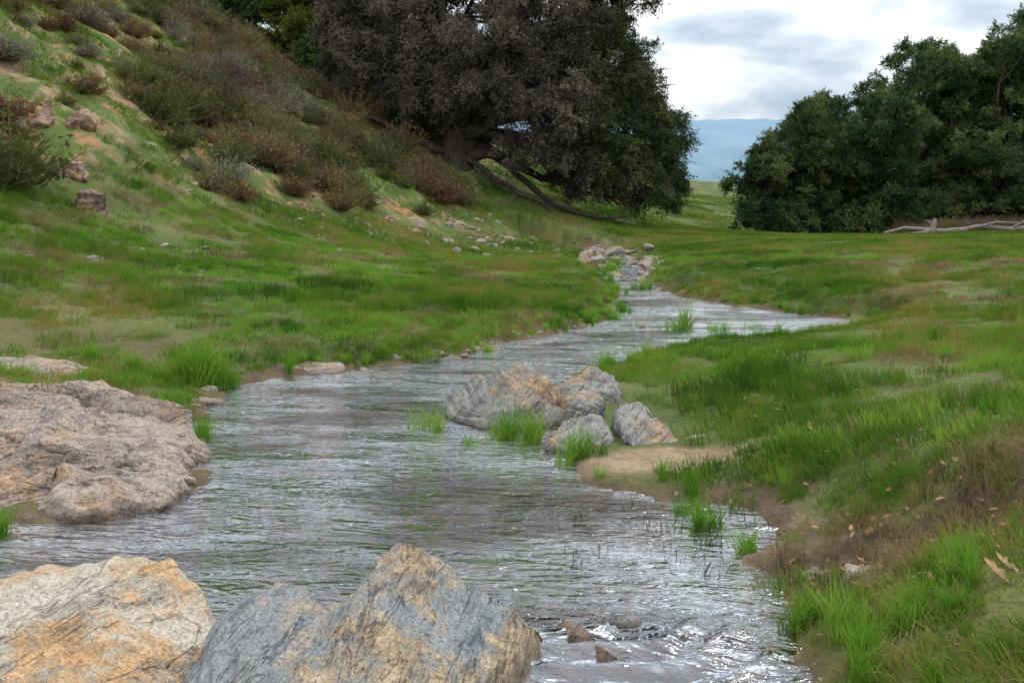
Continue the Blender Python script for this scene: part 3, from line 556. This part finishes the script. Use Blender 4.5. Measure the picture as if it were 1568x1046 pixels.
def clump(name,m,seed,n=150,r=.5,size=.085,droop=0):
    g=np.random.default_rng(seed); k=22; td=g.normal(size=(k,3)); td/=np.linalg.norm(td,axis=1)[:,None]; td*=g.uniform(.6,1.1,(k,1)); td[:,2]=td[:,2]*.8-droop; s=g.integers(0,k,n); t=g.uniform(.15,1,n)[:,None]**.8
    c=td[s]*t*r+g.normal(0,.07,(n,3)); u=td[s]+g.normal(0,.6,(n,3)); u/=np.linalg.norm(u,axis=1)[:,None]
    v=np.cross(u,g.normal(size=(n,3))); v/=np.linalg.norm(v,axis=1)[:,None]; a=size*g.uniform(.6,1.3,(n,1))
    V=np.stack([c-u*a,c+v*a*.5,c+u*a,c-v*a*.5],1).reshape(-1,3); F=np.arange(4*n).reshape(-1,4)
    w=.011; z0=np.zeros((k,3)); e=td*r; sd=np.cross(td,g.normal(size=(k,3))); sd/=np.linalg.norm(sd,axis=1)[:,None]
    T=np.stack([z0-sd*w,z0+sd*w,e+sd*w*.4,e-sd*w*.4],1).reshape(-1,3); F2=np.arange(4*k).reshape(-1,4)+len(V)
    return mesh_np(name,np.concatenate([V,T]),np.concatenate([F,F2]),[m],link=False)
def clump_coll(name,m,**k):
    c=bpy.data.collections.new(name)
    for i in range(5): c.objects.link(clump('%s_%02d'%(name,i),m,200+i,**k))
    return c
C_main=clump_coll('twigspray',M_mainoak,n=430,r=.85,size=.06,droop=.25)
C_green=clump_coll('leafspray',M_oak,n=330,r=.85,size=.085)
C_yel=clump_coll('yleafspray',M_oakY,n=330,r=.85,size=.09)
NC=0
def make_tree(name,base,lobes,tr,coll,seed,dens=2.6,gap=-.25,limbs_extra=(),thick=.5,fork=.35,cs=(.7,1.3)):
    global NC
    g=np.random.default_rng(seed); e=bpy.data.objects.new(name,None); scene.collection.objects.link(e); e.location=base
    B=np.array(base,float); VV=[];FF=[]; top=max(l[2]+l[5] for l in lobes); fk=B+np.array([0,0,fork*(top-B[2])*.5])
    tube(VV,FF,[B+[0,0,-.4],B+[0,0,.0],(B+fk)/2+g.normal(0,.08,3),fk],[tr*1.6,tr*1.2,tr,tr*.9],10)
    pts=[]
    for (cx,cy,cz,rx,ry,rz) in lobes:
        C=np.array([cx,cy,cz]); P=limb(fk-[0,0,.2],C,g,.09,8); tube(VV,FF,P,np.linspace(tr*.5,tr*.12,8),7)
        for j in range(7):
            d=g.normal(size=3); d/=np.linalg.norm(d); s=P[g.integers(4,8)]; q=limb(s,C+d*np.array([rx,ry,rz])*.85,g,.1,6); tube(VV,FF,q,np.linspace(tr*.14,tr*.03,6),5)
        A=4*np.pi*((rx*ry)**1.6/3+(rx*rz)**1.6/3+(ry*rz)**1.6/3)**(1/1.6); n=int(A*dens)
        d=g.normal(size=(n,3)); d/=np.linalg.norm(d,axis=1)[:,None]; rr=1-thick*g.random(n)**1.5*.9
        q=C+d*rr[:,None]*np.array([rx,ry,rz])*.93*(1+.16*fbm(d*2.2+C,2,seed)[:,None]); pts.append(q)
    for path,r0,r1 in limbs_extra: 
        P=np.array(path,float); t=np.linspace(0,1,len(P)); tt=np.linspace(0,1,len(P)*3); P=np.stack([np.interp(tt,t,P[:,i]) for i in range(3)],1)+g.normal(0,.05,(len(tt),3)); tube(VV,FF,P,np.linspace(r0,r1,len(tt)),8)
    q=np.concatenate(pts); keep=fbm(q*.75,3,seed+3)>gap; q=q[keep]
    gz=height(q[:,0],q[:,1])[0]; q=q[q[:,2]>gz+.3]; n=len(q); NC+=n
    t=mesh_np('trunk_and_limbs',np.concatenate(VV)-B,np.concatenate(FF),[M_bark],True); t.parent=e
    c=instancer('crown',q-B,np.stack([g.normal(0,.35,n),g.normal(0,.35,n),g.uniform(0,6.28,n)],1),g.uniform(cs[0],cs[1],n),g.integers(0,5,n),coll,e)
    return e
mz=H(-2.5,45)
ml=[(-6.3,45,8.2,2.3,2.4,1.9),(-6.9,45.5,11,1.9,2.3,1.9),(-4.0,43.5,6.9,2.2,2.0,1.7),(-4.2,45,10,2.6,2.6,2.3),(-1.2,43,7.8,2.6,2.2,2.2),(-1.5,45.5,11.6,3.0,3,2.3),(1.6,43,6.4,2.6,2.2,2.2),(1.6,44,9.6,2.9,2.8,2.5),
(4.0,44,5.0,2.3,2.2,2.2),(4.3,45,8.2,2.6,2.6,2.3),(4.4,45.5,11.4,2.5,2.6,2.2),(6.0,45,3.9,2.1,2.1,2.1),(6.1,45.5,6.6,1.9,2.2,2.0),(3.0,43.5,3.3,1.8,1.6,1.3),(5.3,44,2.4,1.9,1.6,1.1),(7.3,46,2.9,1.0,1.5,1.4),(1.2,46,13.6,3.2,3,2.0),(-3.5,46,13.3,2.8,3,2),(0.4,46.5,8,2.6,2,2.6),(-3.4,47,9,2.8,2,2.6),(3.6,47.5,7,3,2,3),(7.2,46,5.1,1.1,1.5,1.3),(1.0,43.2,4.2,1.6,1.4,1.1),(-7.6,45.5,9.4,1.4,1.6,1.4)]
ex=[([(-2.3,45,mz+.3),(-1,44.6,mz+.5),(.6,44,2.7),(2.0,43.6,1.6),(3.6,43.3,1.2),(5.0,43,1.1)],.22,.04),([(-2.7,45,mz+.3),(-4,44.6,4.5),(-5.5,44.5,5.1),(-7.2,44.5,6.2)],.25,.07),
([(-2.5,45,mz),(-2.3,44.8,5.5),(-3.0,44.6,8),(-3.2,44.6,11.5)],.45,.2),([(-2.4,45,mz),(-1.0,44.8,5.5),(.8,44.8,7.5),(2.6,45,9.5)],.38,.12),([(-2.1,45,mz+.2),(-.4,44,3.9),(1.6,43.5,4.0),(3.5,43.5,3.1)],.22,.06),([(-2.2,44.7,mz+.2),(-.2,43.6,2.5),(1.2,43,1.8),(1.9,42.8,1.2)],.15,.04)]
make_tree('oak_tree',(-2.5,45,mz),ml,.58,C_main,5,dens=2.4,gap=-.18,limbs_extra=ex,thick=.7,fork=.25,cs=(.5,1.05))
def auto_lobes(x,y,z0,z1,w,g,n=11):
    L_=[]; h=z1-z0
    for j in range(n):
        t=(j+.5)/n; a=g.uniform(0,6.28); rr=w*.5*math.sqrt(max(.05,1-(1.35*t-.35)**2))*g.uniform(.45,.85); r=w*g.uniform(.17,.27)
        L_.append((x+math.cos(a)*rr,y+math.sin(a)*rr,z0+r*.8+(h-1.7*r)*t,r*1.1,r*1.1,r*g.uniform(.75,.95)))
    for j in range(4):
        a=-math.pi/2+(j-1.5)*.8; L_.append((x+math.cos(a)*w*.36,y+math.sin(a)*w*.36,z0+w*.13,w*.17,w*.17,w*.15))
    L_.append((x,y,z0+h*.5,w*.3,w*.3,h*.34)); L_.append((x,y,z1-w*.2,w*.22,w*.22,w*.2)); return L_
gt=np.random.default_rng(21)
for (tx,ty,top,w) in ((14.6,57,5.6,4.6),(17.6,58,8.2,6),(21.3,57,8.4,6.4),(24.8,58,11.0,7.2),(28.6,57,12.0,7.6),(32.5,58,14.2,9),(38,60,15,9),(20.5,65,9.2,8),(27,66,13,9),(34,66,15,9),(45,62,15,10)):
    z=H(tx,ty); make_tree('oak_tree',(tx,ty,z),auto_lobes(tx,ty,z+.1,top,w,gt),.3,C_green,int(tx*10),dens=1.35,gap=-.2,thick=.5,cs=(.4,.9))
for (tx,ty,hh,w,cc) in ((-21,62,8,8,C_green),(-15.5,60,7.5,7,C_green),(-11.5,57,6,5,C_yel),(-9,62,8.5,7,C_green),(-6,58,6,5,C_green),(-27,64,8,8,C_green),(-12,68,9,8,C_green),(-4.5,50,3.5,4,C_green),(-9,51,3.6,4,C_green)):
    z=H(tx,ty); make_tree('oak_tree',(tx,ty,z),auto_lobes(tx,ty,z+.1,z+hh,w,gt),.28,cc,int(tx*10)+900,dens=1.4,gap=-.3,thick=.5,cs=(.5,1.0))
print('clumps',NC); tick('trees')

# fallen logs by the right-hand grove
def log(name,paths):
    VV=[];FF=[]
    for P,r0,r1 in paths: tube(VV,FF,P,np.linspace(r0,r1,len(P)),8)
    return mesh_np(name,np.concatenate(VV),np.concatenate(FF),[M_dead],True)
zg=H(21,49)-.05
log('fallen_log',[([(18.3,49,zg+.12),(19.3,49,zg+.38),(20.3,49.1,zg+.3),(21.2,49,zg+.22),(22.4,49.1,zg+.3)],.06,.14),([(20.6,49,zg),(20.75,49,zg+.5),(20.85,49,zg+.85)],.2,.07),([(20.7,49,zg+.3),(20.2,48.8,zg+.15),(19.4,48.7,zg+.1)],.12,.05),([(20.75,49,zg+.5),(20.5,49,zg+.7),(20.3,48.9,zg+.75)],.06,.02)])
log('fallen_log',[([(21.8,50,zg+.1),(23.4,50,zg+.45),(25,50,zg+.3),(26.8,50.2,zg+.4),(28.5,50.3,zg+.3)],.08,.15),([(23.4,50,zg+.4),(24.2,49.8,zg+.65),(25.4,49.7,zg+.6)],.08,.03),([(25,50,zg+.3),(25.8,49.9,zg+.75),(26.9,49.7,zg+.8)],.06,.02)])
n=220; x=rng.uniform(21,42,n); y=rng.uniform(51,54,n); z=height(x,y)[0]; s=rng.uniform(.8,1.5,n)
instancer('dry_brush',np.stack([x,y,z],1),np.stack([0*x,0*x,rng.uniform(0,6.28,n)],1),s,rng.choice([0,2,3],n),C_shr)

# fallen leaves at the near bank
M_leaf,nt,out=mat('dead_leaf')
principled(nt,out,ramp(nt,noise(nt,pos(nt),12,3),[(.3,(.12,.06,.03)),(.7,(.38,.22,.11))]),.7,None,.3)
V=[];F=[]
def leaf(cx,cy,s,g):
    z=H(cx,cy)+.015+s*.3; a=g.uniform(0,6.28); pr=[(-1,0),(-.55,.32),(-.2,.22),(.1,.5),(.35,.25),(1,0),(.35,-.25),(.1,-.5),(-.2,-.22),(-.55,-.32)]
    b=len(V); tx,ty=g.normal(0,.35,2)
    for (u,v) in pr:
        zz=z+s*(abs(v)*.6+u*tx+v*ty+.15*u*u); V.append((cx+s*(u*math.cos(a)-v*math.sin(a)),cy+s*(u*math.sin(a)+v*math.cos(a)),zz))
    for q in ((0,1,2,9),(9,2,8),(2,3,4,8),(8,4,6,7),(4,5,6)): F.append([b+i for i in q])
gl=np.random.default_rng(5)
for (a_,b_,s) in ((1.56,3.2,.055),(1.62,3.28,.04),(1.15,3.75,.045),(1.12,3.6,.035),(1.5,5.3,.03),(1.9,5.6,.03),(.85,5.15,.03),(1.3,3.9,.03)): leaf(a_,b_,s,gl)
for j in range(220): leaf(gl.normal(1.75,.45),gl.normal(3.9,.35) if j%2 else gl.uniform(3.1,7),gl.uniform(.01,.028),gl)
me=bpy.data.meshes.new('fallen_leaves'); me.from_pydata(V,[],F); me.materials.append(M_leaf); o=bpy.data.objects.new('fallen_leaves',me); scene.collection.objects.link(o)

# ---------------------------------------------------------------- distant mountains
def mountains():
    m,nt,out=mat('hazy_mountain'); p=pos(nt); s=nt.nodes.new('ShaderNodeSeparateXYZ'); L(nt,p,s.inputs[0])
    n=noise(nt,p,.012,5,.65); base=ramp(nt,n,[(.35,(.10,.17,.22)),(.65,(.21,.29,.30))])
    hz=ramp(nt,math_(nt,'DIVIDE',s.outputs[2],130),[(.0,(0,0,0)),(.3,(.2,.2,.2)),(1,(.85,.85,.85))])  # distance haze painted into the surface colour, stronger with height
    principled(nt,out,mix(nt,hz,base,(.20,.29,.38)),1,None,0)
    x=np.linspace(-2500,4500,420); y=np.linspace(900,2600,110); X,Y=np.meshgrid(x,y); a=X.ravel(); b=Y.ravel()
    r=sm(900,1900,b)*(1-sm(2100,2600,b)); z=r*(112+45*fbm(P3(a/500,b/500),2,91)+45*(1-2*np.abs(fbm(P3(a/300,b/300),5,92))))-6
    ii=np.arange(len(a)).reshape(110,420); F=np.stack([ii[:-1,:-1],ii[:-1,1:],ii[1:,1:],ii[1:,:-1]],-1).reshape(-1,4)
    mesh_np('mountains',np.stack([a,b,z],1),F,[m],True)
mountains()

# ---------------------------------------------------------------- sky & sun
el,az=math.radians(50),math.radians(50)
w=bpy.data.worlds.new('World'); scene.world=w; w.use_nodes=True; nt=w.node_tree; nt.nodes.clear()
out=nt.nodes.new('ShaderNodeOutputWorld'); bg=nt.nodes.new('ShaderNodeBackground'); L(nt,bg.outputs[0],out.inputs[0])
sky=nt.nodes.new('ShaderNodeTexSky'); sky.sky_type='NISHITA'; sky.sun_disc=False; sky.sun_elevation=el; sky.sun_rotation=az
tc=nt.nodes.new('ShaderNodeTexCoord'); sp=nt.nodes.new('ShaderNodeSeparateXYZ'); L(nt,tc.outputs['Generated'],sp.inputs[0])
zp=math_(nt,'MAXIMUM',sp.outputs[2],0)
dz=math_(nt,'ADD',zp,.40); cx=math_(nt,'DIVIDE',sp.outputs[0],dz); cy=math_(nt,'DIVIDE',sp.outputs[1],dz)
cb=nt.nodes.new('ShaderNodeCombineXYZ'); L(nt,cx,cb.inputs[0]); L(nt,cy,cb.inputs[1]); L(nt,math_(nt,'MULTIPLY',zp,3.0),cb.inputs[2])
n=noise(nt,cb.outputs[0],2.9,7,.52,.1)
cl=ramp(nt,n,[(.34,(.36,.46,.55)),(.43,(.55,.62,.69)),(.50,(.80,.83,.87)),(.57,(1.02,1.02,1.03))])
k=math_(nt,'ADD',9.0,math_(nt,'MULTIPLY',zp,13))
kc=nt.nodes.new('ShaderNodeCombineXYZ'); [L(nt,k,kc.inputs[i]) for i in range(3)]
cl=mix(nt,1.0,cl,kc.outputs[0],'MULTIPLY')
L(nt,mix(nt,.94,sky.outputs[0],cl),bg.inputs[0]); bg.inputs[1].default_value=.13
sun=bpy.data.lights.new('sun','SUN'); sun.energy=1.5; sun.angle=math.radians(12); sun.color=(1,.96,.9); so=bpy.data.objects.new('sun',sun); scene.collection.objects.link(so)
sd=Vector((math.sin(az)*math.cos(el),math.cos(az)*math.cos(el),math.sin(el))); so.rotation_euler=sd.to_track_quat('Z','Y').to_euler()

cam=bpy.data.cameras.new('camera'); cam.lens=35; cam.sensor_width=36; cam.shift_y=-.1295; cam.clip_end=9000; cam.clip_start=.05
co=bpy.data.objects.new('camera',cam); scene.collection.objects.link(co); co.location=(0,0,1.5); co.rotation_euler=(math.radians(90),0,0); scene.camera=co
tick('done')
